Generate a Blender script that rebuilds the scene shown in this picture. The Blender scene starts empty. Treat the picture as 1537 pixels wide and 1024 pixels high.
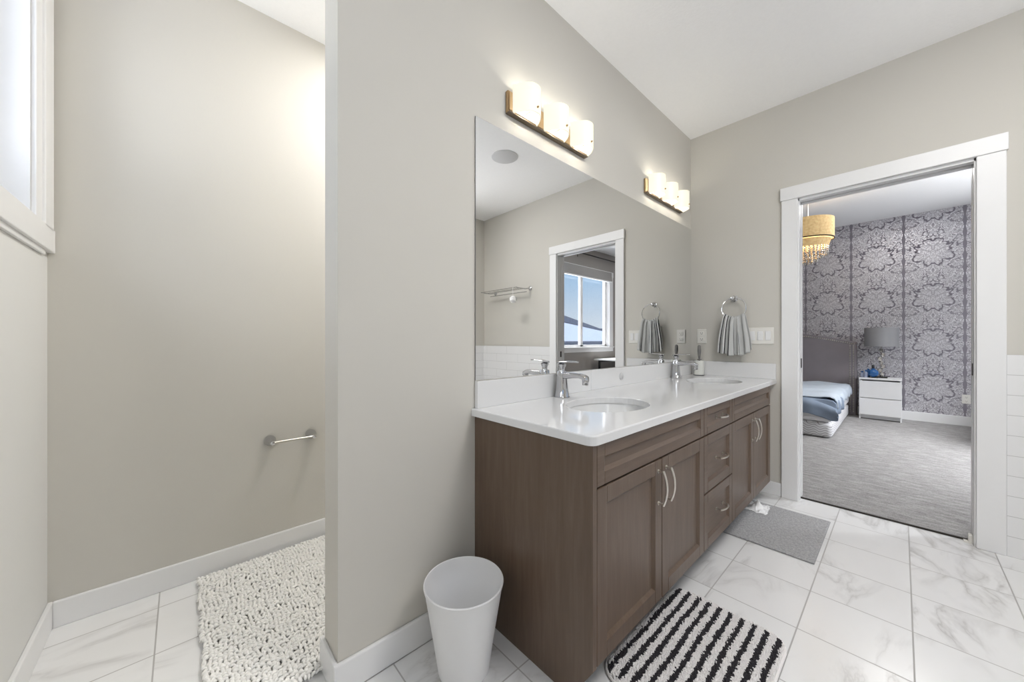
import bpy, bmesh, math, random
from math import pi, sin, cos, radians
from mathutils import Vector, Matrix, noise as mnoise
random.seed(7)
sc = bpy.context.scene
# ------------------------------------------------------------------ camera
cam_d = bpy.data.cameras.new('camera'); cam = bpy.data.objects.new('camera', cam_d)
sc.collection.objects.link(cam); sc.camera = cam
cam_d.sensor_width = 36.0; cam_d.lens = 537.66761 / 1537 * 36.0
cam_d.shift_y = -1.15 / 1537; cam_d.clip_start = 0.02; cam_d.clip_end = 300
cam.location = (-3.07778, -1.17134, 1.09)
cam.rotation_euler = (pi / 2, 0, 0.82626 - pi / 2)
# ------------------------------------------------------------------ colour management
vs = sc.view_settings
vs.view_transform = 'Standard'; vs.look = 'None'; vs.exposure = -0.13; vs.gamma = 1.0; vs.use_curve_mapping = False
sc.cycles.max_bounces = 14; sc.cycles.diffuse_bounces = 8; sc.cycles.glossy_bounces = 6
sc.cycles.transmission_bounces = 8; sc.cycles.sample_clamp_indirect = 6
sc.cycles.caustics_reflective = False; sc.cycles.caustics_refractive = False
# ------------------------------------------------------------------ world: clear winter sky
w = bpy.data.worlds.new('sky'); sc.world = w; w.use_nodes = True
wn = w.node_tree.nodes; wl = w.node_tree.links
bg = wn['Background']; tc = wn.new('ShaderNodeTexCoord'); sx = wn.new('ShaderNodeSeparateXYZ'); cr = wn.new('ShaderNodeValToRGB')
wl.new(tc.outputs['Generated'], sx.inputs[0]); wl.new(sx.outputs['Z'], cr.inputs[0]); wl.new(cr.outputs[0], bg.inputs[0])
e = cr.color_ramp.elements
e[0].position = 0.0; e[0].color = (.80, .86, .93, 1)
e[1].position = 0.45; e[1].color = (.22, .42, .82, 1)
q = cr.color_ramp.elements.new(0.15); q.color = (.46, .66, .90, 1)
bg.inputs['Strength'].default_value = 1.1

def light(name, kind, loc, power, color=(1, 1, 1), size=None, aim=None, rot=None, spread=None):
    d = bpy.data.lights.new(name, kind); o = bpy.data.objects.new(name, d); sc.collection.objects.link(o)
    o.location = loc; d.energy = power; d.color = color
    if kind == 'AREA':
        d.shape = 'RECTANGLE'; d.size, d.size_y = size
        if spread: d.spread = spread
    if kind == 'POINT': d.shadow_soft_size = size
    if kind == 'SUN': d.angle = radians(1)
    if aim is not None:
        o.rotation_euler = (Vector(aim) - Vector(loc)).to_track_quat('-Z', 'Y').to_euler()
    return o
light('sun', 'SUN', (0, 0, 12), 2.6, (1, .96, .9), aim=(-3, -9, 2))
# area lamps outside the windows for daylight and snow bounce; south window is added
light('fill_south', 'AREA', (-4.1, -4.3, 2.3), 42, (.97, .985, 1), (1.6, 1.3), aim=(-.3, -.9, 1.2))  # bathroom fill, aimed in through the added south window
light('upfill_south', 'AREA', (-3.3, -4.0, .3), 220, (1, .985, .98), (2.4, 1.2), aim=(-.6, -.9, 2.5))  # upward fill for the bathroom ceiling, through the added south window
light('daylight_west', 'AREA', (-5.2, -0.3, 3.0), 50, (.96, .98, 1), (1.8, 1.4), aim=(-2.6, 0.8, 1.4))
light('snow_bounce_west', 'AREA', (-4.6, 0.0, .7), 72, (.97, .985, 1), (1.8, 1.0), aim=(-2.8, 0.4, 2.7))
light('daylight_bedroom', 'AREA', (2.3, -4.3, 3.6), 850, (.95, .97, 1), (2.4, 1.6), aim=(2.8, -1.6, 1.0))
light('snow_bounce_bedroom', 'AREA', (2.6, -4.6, -.3), 440, (.97, .985, 1), (3.0, 1.6), aim=(2.6, -.2, 2.8))
# fill lamps added under the toilet room, bath and bedroom ceilings, no fittings there
light('fill_toilet_room', 'AREA', (-2.05, 0.55, 2.72), 23, (1, .98, .96), (.3, .3), aim=(-2.05, 0.55, 0))
light('fill_bath', 'AREA', (-1.70, -1.65, 2.72), 35, (1, .98, .96), (.7, .7), aim=(-1.70, -1.65, 0))
light('fill_bedroom', 'AREA', (2.6, -1.2, 2.78), 14, (1, .97, .93), (.6, .6), aim=(2.6, -1.2, 0))

# ------------------------------------------------------------------ helpers
def srgb(r, g, b):
    f = lambda c: (c / 255 / 12.92) if c / 255 <= .04045 else ((c / 255 + .055) / 1.055) ** 2.4
    return (f(r), f(g), f(b), 1)
class N:
    """node sugar"""
    def __init__(s, name):
        s.m = bpy.data.materials.new(name); s.m.use_nodes = True; s.t = s.m.node_tree
        s.b = s.t.nodes['Principled BSDF']
    def n(s, kind, **kw):
        x = s.t.nodes.new('ShaderNode' + kind)
        for k, v in kw.items():
            if k == 'ins':
                for i, val in v.items():
                    if hasattr(val, 'is_output'): s.t.links.new(val, x.inputs[i])
                    else: x.inputs[i].default_value = val
            else: setattr(x, k, v)
        return x
    def l(s, a, b): s.t.links.new(a, b)
    def m_(s, op, a, b=0.0, c=0.0):
        x = s.n('Math', operation=op, ins={0: a, 1: b, 2: c}); return x.outputs[0]
    def mix(s, f, a, b):
        x = s.n('Mix', data_type='RGBA'); 
        for i, val in ((0, f), (6, a), (7, b)):
            if hasattr(val, 'is_output'): s.l(val, x.inputs[i])
            else: x.inputs[i].default_value = val
        return x.outputs[2]
    def ramp(s, f, stops):
        x = s.n('ValToRGB'); s.l(f, x.inputs[0]); el = x.color_ramp.elements
        el[0].position, el[0].color = stops[0]; el[1].position, el[1].color = stops[-1]
        for p, c in stops[1:-1]: q = el.new(p); q.color = c
        return x.outputs[0]
    def bump(s, h, strength=.2, dist=.01):
        x = s.n('Bump', ins={'Strength': strength, 'Distance': dist, 'Height': h}); s.l(x.outputs[0], s.b.inputs['Normal'])
    def set(s, **kw):
        for k, v in kw.items():
            i = s.b.inputs[k.replace('_', ' ')]
            if hasattr(v, 'is_output'): s.l(v, i)
            else: i.default_value = v
        return s.m
def gray(v, a=1): return (v, v, v, a)
def plain(name, col, rough=.5, metal=0., var=.03, scale=20., bump=0., bscale=200., **kw):
    k = N(name); co = k.n('TexCoord').outputs['Object']
    nz = k.n('TexNoise', ins={'Vector': co, 'Scale': scale, 'Detail': 3.0})
    c2 = tuple(min(1, c * (1 + var)) for c in col[:3]) + (1,); c1 = tuple(c * (1 - var) for c in col[:3]) + (1,)
    k.set(Base_Color=k.mix(nz.outputs[0], c1, c2), Roughness=rough, Metallic=metal, **kw)
    if bump:
        n2 = k.n('TexNoise', ins={'Vector': co, 'Scale': bscale, 'Detail': 2.0}); k.bump(n2.outputs[0], bump, .002)
    return k.m

M = {}
M['wall'] = plain('wall_paint_greige', (.590, .570, .522, 1), .75, var=.012, scale=3, bump=.05, bscale=260)
M['ceiling'] = plain('ceiling_stipple', (.90, .90, .90, 1), .85, var=.02, scale=60, bump=.35, bscale=90)
M['trim'] = plain('trim_white', (.80, .80, .80, 1), .35, var=.01)
M['westpale'] = plain('west_wall_pale', (.70, .70, .685, 1), .75, var=.012, scale=3)  # west wall only: paler and more neutral than the greige walls
M['bedwall'] = plain('bedroom_paint_taupe', (.33, .31, .29, 1), .8, var=.015, scale=3)
M['quartz'] = plain('white_quartz', (.71, .71, .71, 1), .09, var=.012, scale=140)
M['ceramic'] = plain('sink_ceramic', (.68, .68, .67, 1), .12, var=.008)
M['chrome'] = plain('chrome', (.56, .56, .57, 1), .07, 1., var=.01)
M['nickel'] = plain('brushed_nickel', (.66, .63, .58, 1), .28, 1., var=.04, scale=90)
M['bronze'] = plain('gold_bronze', (.52, .36, .20, 1), .3, 1., var=.05)
M['antique'] = plain('antique_bronze', (.20, .155, .11, 1), .4, .6)
M['darkmetal'] = plain('dark_metal', (.05, .045, .04, 1), .35, .8)
M['plastic'] = plain('white_plastic', (.78, .78, .78, 1), .4, var=.01)
M['ivory'] = plain('ivory_plastic', (.76, .745, .70, 1), .35, var=.01)
M['slot'] = plain('socket_dark', (.16, .15, .14, 1), .5)
M['black'] = plain('black_plastic', (.02, .02, .022, 1), .4)
M['greyplastic'] = plain('grey_rubber', (.17, .165, .16, 1), .5)
M['caulk'] = plain('shadow_gap', (.10, .09, .08, 1), .8)
M['toe'] = plain('toe_kick_brown', (.05, .035, .025, 1), .6)
M['mattress'] = plain('mattress_white', (.72, .72, .74, 1), .8, var=.03, bump=.1)
M['duvet'] = plain('duvet_pale_blue', (.50, .56, .63, 1), .85, var=.06, scale=6, bump=.2, bscale=40)
M['sheet'] = plain('bedspread_slate_blue', (.20, .25, .33, 1), .8, var=.18, scale=7, bump=.2, bscale=40)
M['velvet'] = plain('headboard_velvet', (.24, .215, .23, 1), .7, var=.08, scale=8, bump=.15)
M['mdf'] = plain('nightstand_white', (.80, .80, .80, 1), .35, var=.01)
M['shadegrey'] = plain('lampshade_grey', (.30, .30, .31, 1), .6, var=.05, bump=.1)
M['snow'] = plain('roof_snow', (.80, .84, .93, 1), .8, var=.04, scale=.5)
M['shingle'] = plain('roof_shingle', (.16, .17, .20, 1), .9, var=.2, scale=3)
M['siding'] = plain('house_siding', (.34, .35, .38, 1), .8, var=.08, scale=1)
M['fence'] = plain('pale_house_trim', (.62, .62, .62, 1), .8)
M['dim_glass'] = plain('dim_window_glass', (.08, .09, .11, 1), .1)
M['blind'] = plain('roller_blind_grey', (.34, .33, .32, 1), .8, var=.03)
M['rubber'] = plain('mat_border_grey', (.30, .30, .30, 1), .7)
M['tissue'] = plain('tissue_white', (.85, .85, .85, 1), .9)
M['puff'] = plain('bath_puff_white', (.85, .85, .84, 1), .9, bump=.4, bscale=80)
M['mug'] = plain('cup_cream', (.68, .69, .65, 1), .35, var=.03)
M['bluebottle'] = plain('blue_glass', (.03, .12, .32, 1), .1)
M['clearbottle'] = plain('lilac_glass', (.34, .38, .50, 1), .12)
M['white_pile'] = plain('white_chenille', (.86, .85, .82, 1), .95, var=.05, scale=30)
M['shagbase'] = plain('rug_backing', (.42, .41, .39, 1), .95)
M['pile_w'] = plain('mat_pile_white', (.82, .80, .79, 1), .95, var=.06, scale=60)
M['pile_k'] = plain('mat_pile_charcoal', (.030, .027, .032, 1), .95, var=.2, scale=60)

def tile_floor():
    k = N('marble_floor_tile'); co = k.n('TexCoord').outputs['Object']
    s = k.n('SeparateXYZ'); k.l(co, s.inputs[0])
    P = .297; lines = []; cells = []
    for out, off in ((s.outputs[0], -1.069), (s.outputs[1], -.6077)):
        u = k.m_('DIVIDE', k.m_('SUBTRACT', out, off), P)
        fr = k.m_('ABSOLUTE', k.m_('SUBTRACT', k.m_('FRACT', u), .5)); lines.append(k.m_('GREATER_THAN', fr, .5 - .0022 / P))
        cells.append(k.m_('FLOOR', u))
    line = k.m_('MAXIMUM', *lines)
    cv = k.n('CombineXYZ', ins={0: cells[0], 1: cells[1]}).outputs[0]
    wn_ = k.n('TexWhiteNoise', noise_dimensions='3D'); k.l(cv, wn_.inputs['Vector'])
    sh = k.n('VectorMath', operation='MULTIPLY_ADD', ins={0: wn_.outputs['Color'], 1: (1.1, 1.1, 1.1), 2: co}).outputs[0]
    rot = k.n('Mapping'); k.l(sh, rot.inputs[0]); rot.inputs['Rotation'].default_value = (0, 0, .5); rot.inputs['Scale'].default_value = (1.0, 2.3, 1)
    ns = k.n('TexNoise', ins={'Vector': rot.outputs[0], 'Scale': 1.7, 'Detail': 5.0, 'Roughness': .55, 'Distortion': .7}).outputs[0]
    v = k.m_('ABSOLUTE', k.m_('SUBTRACT', ns, .5))
    vein = k.ramp(v, [(0, gray(1)), (.013, gray(.55)), (.06, gray(0))])
    m2 = k.n('TexNoise', ins={'Vector': sh, 'Scale': 2.1, 'Detail': 2.0}).outputs[0]
    mask = k.ramp(m2, [(.46, gray(0)), (.64, gray(1))])
    vv = k.m_('MULTIPLY', k.m_('MULTIPLY', vein, mask), .75)
    cloud = k.n('TexNoise', ins={'Vector': rot.outputs[0], 'Scale': 3.0, 'Detail': 3.0}).outputs[0]
    base = k.mix(cloud, (.76, .76, .755, 1), (.83, .83, .83, 1))
    c = k.mix(vv, base, (.47, .46, .45, 1)); c = k.mix(line, c, (.44, .43, .42, 1))
    k.bump(k.m_('SUBTRACT', 1.0, line), .4, .002)
    return k.set(Base_Color=c, Roughness=k.m_('ADD', k.m_('MULTIPLY', line, .5), .20))
M['tile'] = tile_floor()

def subway(name, ax):
    k = N(name); co = k.n('TexCoord').outputs['Object']; s = k.n('SeparateXYZ'); k.l(co, s.inputs[0])
    u = s.outputs[ax]; z = k.m_('DIVIDE', s.outputs[2], .1017)
    row = k.m_('FLOOR', z); off = k.m_('MULTIPLY', k.m_('MODULO', row, 2.0), .5)
    uu = k.m_('ADD', k.m_('DIVIDE', u, .405), k.m_('ADD', off, 20.1))
    fx = k.m_('GREATER_THAN', k.m_('ABSOLUTE', k.m_('SUBTRACT', k.m_('FRACT', uu), .5)), .5 - .0012 / .405)
    fz = k.m_('GREATER_THAN', k.m_('ABSOLUTE', k.m_('SUBTRACT', k.m_('FRACT', z), .5)), .5 - .0012 / .1017)
    ln = k.m_('MAXIMUM', fx, fz); k.bump(k.m_('SUBTRACT', 1.0, ln), .5, .002)
    return k.set(Base_Color=k.mix(ln, (.79, .79, .79, 1), (.45, .45, .44, 1)), Roughness=k.m_('ADD', .15, k.m_('MULTIPLY', ln, .5)))
M['subway_e'] = subway('subway_tile_east', 1); M['subway_s'] = subway('subway_tile_south', 0)

def wood(name, horiz=None):
    k = N(name); co = k.n('TexCoord').outputs['Object']
    mp = k.n('Mapping'); k.l(co, mp.inputs[0]); mp.inputs['Scale'].default_value = (2, 14, 14) if horiz else (14, 14, 1.3)
    g1 = k.n('TexNoise', ins={'Vector': mp.outputs[0], 'Scale': 3.0, 'Detail': 8.0, 'Roughness': .62, 'Distortion': .4}).outputs[0]
    mp2 = k.n('Mapping'); k.l(co, mp2.inputs[0]); mp2.inputs['Scale'].default_value = (8, 120, 120) if horiz else (120, 120, 6)
    g2 = k.n('TexNoise', ins={'Vector': mp2.outputs[0], 'Scale': 1.0, 'Detail': 3.0}).outputs[0]
    f = k.m_('ADD', k.m_('MULTIPLY', g1, .7), k.m_('MULTIPLY', g2, .3))
    c = k.ramp(f, [(.30, (.092, .058, .037, 1)), (.5, (.113, .075, .051, 1)), (.72, (.142, .099, .071, 1))])
    k.bump(g2, .06, .001)
    return k.set(Base_Color=c, Roughness=.36)
M['wood'] = wood('walnut_stained_maple'); M['woodh'] = wood('walnut_stained_maple_horizontal', True)

def carpet():
    k = N('bedroom_carpet'); co = k.n('TexCoord').outputs['Object']
    mp = k.n('Mapping'); k.l(co, mp.inputs[0]); mp.inputs['Scale'].default_value = (3.2, 1, 1); mp.inputs['Rotation'].default_value = (0, 0, .2)
    a = k.n('TexNoise', ins={'Vector': mp.outputs[0], 'Scale': 9.0, 'Detail': 6.0, 'Roughness': .7}).outputs[0]
    b = k.n('TexNoise', ins={'Vector': co, 'Scale': 170.0, 'Detail': 2.0}).outputs[0]
    f = k.m_('ADD', k.m_('MULTIPLY', a, .6), k.m_('MULTIPLY', b, .4))
    k.bump(b, .6, .01)
    return k.set(Base_Color=k.ramp(f, [(.36, (.19, .18, .178, 1)), (.62, (.40, .39, .38, 1))]), Roughness=.95)
M['carpet'] = carpet()

def greymat():
    k = N('grey_woven_mat'); co = k.n('TexCoord').outputs['Object']
    v = k.n('TexVoronoi', ins={'Vector': co, 'Scale': 150.0}).outputs['Distance']; k.bump(v, .8, .003)
    b = k.n('TexNoise', ins={'Vector': co, 'Scale': 90.0, 'Detail': 3.0}).outputs[0]
    return k.set(Base_Color=k.ramp(k.m_('ADD', k.m_('MULTIPLY', b, .7), k.m_('MULTIPLY', v, .3)), [(.3, (.29, .29, .295, 1)), (.7, (.50, .50, .505, 1))]), Roughness=.95)
M['greymat'] = greymat()

def wallpaper():
    # silver damask on dusky mauve: mirrored strips 0.524 m wide, leafy medallions every 0.595 m
    k = N('damask_wallpaper'); co = k.n('TexCoord').outputs['Object']; s = k.n('SeparateXYZ'); k.l(co, s.inputs[0])
    u = k.m_('SUBTRACT', k.m_('FRACT', k.m_('DIVIDE', k.m_('ADD', s.outputs[1], .138 + 5.25), .5238)), .5)
    au0 = k.m_('MULTIPLY', k.m_('ABSOLUTE', u), .5238)            # 0 on the medallion axis, .262 on the seam
    v0 = k.m_('MULTIPLY', k.m_('SUBTRACT', k.m_('FRACT', k.m_('DIVIDE', k.m_('SUBTRACT', s.outputs[2], 1.09 - .30), .595)), .5), .595)
    vec = k.n('CombineXYZ', ins={0: au0, 1: v0, 2: 0.3}).outputs[0]
    wr = k.n('TexNoise', ins={'Vector': vec, 'Scale': 9.0, 'Detail': 2.0}).outputs[1]; ws = k.n('SeparateXYZ'); k.l(wr, ws.inputs[0])
    au = k.m_('ADD', au0, k.m_('MULTIPLY', k.m_('SUBTRACT', ws.outputs[0], .5), .10)); v = k.m_('ADD', v0, k.m_('MULTIPLY', k.m_('SUBTRACT', ws.outputs[1], .5), .10))
    def soft(x, lo, hi): return k.n('MapRange', ins={0: x, 1: lo, 2: hi}).outputs[0]
    def polar(cu, cv, su=1.0):
        a = k.m_('MULTIPLY', k.m_('SUBTRACT', au, cu), su); b = k.m_('SUBTRACT', v, cv)
        return k.m_('SQRT', k.m_('ADD', k.m_('MULTIPLY', a, a), k.m_('MULTIPLY', b, b))), k.m_('ARCTAN2', b, a)
    def flower(cu, cv, R0, amp, fr, su=1.0, w=.009):
        r, th = polar(cu, cv, su)
        Rr = k.m_('MULTIPLY_ADD', k.m_('ABSOLUTE', k.m_('SINE', k.m_('MULTIPLY', th, fr))), amp, R0)
        line = soft(k.m_('ABSOLUTE', k.m_('SUBTRACT', r, Rr)), w, w * .35)
        petals = k.m_('MULTIPLY', soft(k.m_('ABSOLUTE', k.m_('SINE', k.m_('MULTIPLY', th, fr))), .22, .05), k.m_('MULTIPLY', k.m_('LESS_THAN', r, Rr), k.m_('GREATER_THAN', r, R0 * .35)))
        return k.m_('MAXIMUM', line, k.m_('MULTIPLY', petals, .75)), k.m_('LESS_THAN', r, Rr)
    r, th = polar(0.0, -.02, 1.0)
    Rr = k.m_('ADD', k.m_('MULTIPLY_ADD', k.m_('ABSOLUTE', k.m_('SINE', k.m_('MULTIPLY', th, 3.5))), .040, .128), k.m_('MULTIPLY', k.m_('ABSOLUTE', k.m_('SINE', k.m_('MULTIPLY', th, 10.0))), .014))
    big = soft(k.m_('ABSOLUTE', k.m_('SUBTRACT', r, Rr)), .014, .006); inb = k.m_('LESS_THAN', r, Rr)
    rf, tf = polar(0.0, -.085, 1.0)
    fan = k.m_('MULTIPLY', soft(k.m_('ABSOLUTE', k.m_('SINE', k.m_('ADD', k.m_('MULTIPLY', tf, 5.0), k.m_('MULTIPLY', rf, 14.0)))), .30, .08), k.m_('MULTIPLY', inb, k.m_('GREATER_THAN', rf, .02)))
    fan2 = k.m_('MULTIPLY', soft(k.m_('ABSOLUTE', k.m_('SINE', k.m_('ADD', k.m_('MULTIPLY', rf, 62.0), k.m_('MULTIPLY', k.m_('ABSOLUTE', k.m_('SINE', k.m_('MULTIPLY', tf, 5.0))), -1.6)))), .22, .05), inb)
    mid = k.m_('MAXIMUM', fan, k.m_('MULTIPLY', fan2, .8)); r1 = r2 = big
    top, _ = flower(0.0, .235, .035, .03, 2.5)
    sd, _ = flower(.235, .10, .045, .03, 2.5, 1.0, .010)
    sd2, _ = flower(.20, -.20, .040, .028, 3.5, 1.0, .009)
    n1 = k.n('TexNoise', ins={'Vector': vec, 'Scale': 13.0, 'Detail': 1.0, 'Distortion': 1.2}).outputs[0]
    scroll = soft(k.m_('ABSOLUTE', k.m_('SINE', k.m_('MULTIPLY', n1, 24.0))), .62, .22)
    n2 = k.n('TexNoise', ins={'Vector': vec, 'Scale': 60.0, 'Detail': 2.0, 'Distortion': .8}).outputs[0]
    fine = soft(n2, .50, .60)
    d = k.m_('MAXIMUM', k.m_('MULTIPLY', scroll, k.m_('MULTIPLY_ADD', inb, -.35, .85)), k.m_('MULTIPLY', fine, .50))
    for x, kk in ((big, .95), (mid, .62), (top, .9), (sd, .85), (sd2, .8)): d = k.m_('MAXIMUM', d, k.m_('MULTIPLY', x, kk))
    bead = k.m_('MULTIPLY_ADD', k.m_('SINE', k.m_('MULTIPLY', v0, 2 * pi / .1488)), .0055, .0125)
    d = k.m_('MAXIMUM', d, k.m_('MULTIPLY', k.m_('LESS_THAN', k.m_('SUBTRACT', .2619, au0), bead), .85))
    d = k.m_('MINIMUM', d, 1.0)
    c = k.mix(d, (.72, .71, .74, 1), (.15, .132, .165, 1))
    return k.set(Base_Color=c, Roughness=k.m_('MULTIPLY_ADD', d, .25, .36), Metallic=k.m_('MULTIPLY_ADD', d, -.35, .45))
M['wallpaper'] = wallpaper()

def boxspring():
    k = N('boxspring_wave_ticking'); co = k.n('TexCoord').outputs['Object']; s = k.n('SeparateXYZ'); k.l(co, s.inputs[0])
    a = k.m_('ADD', s.outputs[0], s.outputs[1])
    ph = k.m_('ADD', k.m_('MULTIPLY', s.outputs[2], 2 * pi / .026), k.m_('MULTIPLY', k.m_('SINE', k.m_('MULTIPLY', a, 2 * pi / .10)), 2.6))
    st = k.n('MapRange', ins={0: k.m_('SINE', ph), 1: .72, 2: .95}).outputs[0]
    return k.set(Base_Color=k.mix(st, (.68, .68, .69, 1), (.22, .20, .21, 1)), Roughness=.85)
M['boxspring'] = boxspring()

def towel_mat():
    k = N('striped_hand_towel'); uv = k.n('UVMap').outputs[0]; s = k.n('SeparateXYZ'); k.l(uv, s.inputs[0]); u = s.outputs[0]
    f = k.m_('FRACT', k.m_('MULTIPLY', u, 6.0))
    band = k.m_('MULTIPLY', k.m_('GREATER_THAN', f, .28), .62)
    dk = k.m_('LESS_THAN', k.m_('ABSOLUTE', k.m_('SUBTRACT', f, .25)), .065)
    c = k.mix(band, (.74, .74, .73, 1), (.36, .37, .36, 1)); c = k.mix(dk, c, (.025, .025, .03, 1))
    b = k.n('TexNoise', ins={'Scale': 300.0}).outputs[0]; k.bump(b, .3, .003)
    return k.set(Base_Color=c, Roughness=.95)
M['towel'] = towel_mat()

def glow(name, col, strength, base):
    k = N(name); co = k.n('TexCoord').outputs['Object']
    nz = k.n('TexNoise', ins={'Vector': co, 'Scale': 14.0, 'Detail': 2.0}).outputs[0]
    return k.set(Base_Color=base, Roughness=.3, Emission_Color=col, Emission_Strength=k.m_('MULTIPLY_ADD', nz, strength * .3, strength * .85))
M['opal'] = glow('lit_opal_glass', (1, .95, .78, 1), .62, (.66, .635, .53, 1))
M['bulb'] = glow('lit_bulb', (1, .9, .7, 1), 2.0, (.8, .8, .8, 1))
def woven():
    k = N('lit_woven_shade'); co = k.n('TexCoord').outputs['Object']
    wv = k.n('TexNoise', ins={'Vector': co, 'Scale': 40.0, 'Detail': 4.0}).outputs[0]
    z = k.n('SeparateXYZ'); k.l(co, z.inputs[0])
    c = k.mix(wv, (.46, .28, .10, 1), (.86, .66, .36, 1))
    return k.set(Base_Color=c, Roughness=.8, Emission_Color=c, Emission_Strength=.45)
M['woven'] = woven()
k = N('crystal'); M['crystal'] = k.set(Base_Color=(.75, .72, .68, 1), Roughness=.05, Metallic=.75)
k = N('mirror_silver'); M['mirror'] = k.set(Base_Color=(.93, .935, .93, 1), Roughness=.0, Metallic=1.)
k = N('window_pane'); M['pane'] = k.m
k.t.nodes.remove(k.b); tr = k.n('BsdfTransparent'); gl = k.n('BsdfGlossy', ins={'Roughness': .02}); mx = k.n('MixShader', ins={0: .06, 1: tr.outputs[0], 2: gl.outputs[0]})
k.l(mx.outputs[0], k.t.nodes['Material Output'].inputs[0])

# ---- mesh builders
def newbm(): return bmesh.new()
def box(bm, a, b, mi=0):
    x0, y0, z0 = a; x1, y1, z1 = b
    v = [bm.verts.new(p) for p in ((x0, y0, z0), (x1, y0, z0), (x1, y1, z0), (x0, y1, z0), (x0, y0, z1), (x1, y0, z1), (x1, y1, z1), (x0, y1, z1))]
    for f in ((0, 3, 2, 1), (4, 5, 6, 7), (0, 1, 5, 4), (1, 2, 6, 5), (2, 3, 7, 6), (3, 0, 4, 7)):
        bm.faces.new([v[i] for i in f]).material_index = mi
    return v
def rbox(bm, a, b, r=.004, seg=2, mi=0):
    t = bmesh.new(); box(t, a, b)
    bmesh.ops.recalc_face_normals(t, faces=t.faces)
    bmesh.ops.bevel(t, geom=list(t.edges), offset=r, segments=seg, affect='EDGES', profile=.5)
    merge(bm, t, mi)
def merge(bm, t, mi=None, mat=None):
    mp = {}
    for v in t.verts: mp[v] = bm.verts.new(mat @ v.co if mat else v.co)
    for f in t.faces:
        try:
            g = bm.faces.new([mp[v] for v in f.verts]); g.material_index = f.material_index if mi is None else mi
        except ValueError: pass
    t.free()
def ringf(bm, rings, close=True, cap=(True, True), mi=0):
    """loft between rings of equal length"""
    R = [[bm.verts.new(p) for p in r] for r in rings]; n = len(R[0])
    for a, b in zip(R, R[1:]):
        for i in range(n if close else n - 1):
            j = (i + 1) % n; bm.faces.new((a[i], a[j], b[j], b[i])).material_index = mi
    if cap[0]: bm.faces.new(list(reversed(R[0]))).material_index = mi
    if cap[1]: bm.faces.new(R[-1]).material_index = mi
def lathe(bm, prof, c=(0, 0, 0), n=32, axis='z', cap=(False, False), mi=0, sy=1.):
    rings = []
    for r, h in prof:
        rg = []
        for i in range(n):
            a = 2 * pi * i / n; p = (r * cos(a), r * sin(a) * sy, h)
            if axis == 'y': p = (p[0], h, p[1])
            if axis == 'x': p = (h, p[0], p[1])
            rg.append((p[0] + c[0], p[1] + c[1], p[2] + c[2]))
        rings.append(rg)
    ringf(bm, rings, cap=cap, mi=mi)
def tube(bm, pts, r, n=10, closed=False, mi=0, rs=None, flat=1.):
    P = [Vector(p) for p in pts]; rings = []; m = len(P); prev = None
    for i, p in enumerate(P):
        if closed: t = P[(i + 1) % m] - P[i - 1]
        else: t = P[min(i + 1, m - 1)] - P[max(i - 1, 0)]
        t.normalize()
        if prev is None:
            up = Vector((0, 0, 1)) if abs(t.z) < .9 else Vector((0, 1, 0)); a = t.cross(up).normalized()
        else: a = (prev - t * prev.dot(t)).normalized()
        prev = a; b = t.cross(a); rr = rs[i] if rs else r
        rings.append([p + a * (rr * cos(2 * pi * k / n)) + b * (rr * flat * sin(2 * pi * k / n)) for k in range(n)])
    if closed: rings.append(rings[0])
    ringf(bm, rings, cap=(not closed, not closed), mi=mi)
def sphere(bm, c, r, seg=16, rings=10, s=(1, 1, 1), mi=0):
    t = bmesh.new(); bmesh.ops.create_uvsphere(t, u_segments=seg, v_segments=rings, radius=r)
    merge(bm, t, mi, Matrix.Translation(c) @ Matrix.Diagonal((*s, 1)))
def obj(name, bm, mats, parent=None, smooth=False, **props):
    bmesh.ops.remove_doubles(bm, verts=bm.verts, dist=1e-6)
    bmesh.ops.recalc_face_normals(bm, faces=bm.faces)
    me = bpy.data.meshes.new(name); bm.to_mesh(me); bm.free()
    if not isinstance(mats, (list, tuple)): mats = [mats]
    for m in mats: me.materials.append(M[m] if isinstance(m, str) else m)
    if smooth:
        for p in me.polygons: p.use_smooth = True
        try: me.set_sharp_from_angle(angle=radians(38))
        except Exception: pass
    o = bpy.data.objects.new(name, me); sc.collection.objects.link(o)
    if parent:
        o.parent = parent
        # children meshes are authored in world space: cancel the parent chain
        p = parent; off = Vector((0, 0, 0))
        while p: off += Vector(p.location); p = p.parent
        me.transform(Matrix.Translation(-off))
    for kk, v in props.items(): o[kk] = v
    return o
def struct(name, bm, mats, **kw): return obj(name, bm, mats, kind='structure', **kw)
def thing(name, label, cat, loc=(0, 0, 0), group=None):
    o = bpy.data.objects.new(name, None); o.empty_display_size = .05; sc.collection.objects.link(o); o.location = loc
    o['label'] = label; o['category'] = cat
    if group: o['group'] = group
    return o
def tag(o, label, cat, group=None):
    o['label'] = label; o['category'] = cat
    if group: o['group'] = group
    return o
def copy_tree(o, parent=None):
    c = o.copy(); sc.collection.objects.link(c); c.parent = parent
    for ch in list(o.children):
        if ch is not c: copy_tree(ch, c)
    return c
def B(name, a, b, m, **kw):
    bm = newbm(); box(bm, a, b); return struct(name, bm, m, **kw)

# ================================================================== SETTING
H = 2.74; HB = 2.80
XW, YS, YN = -3.451, -2.75, 1.009
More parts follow.
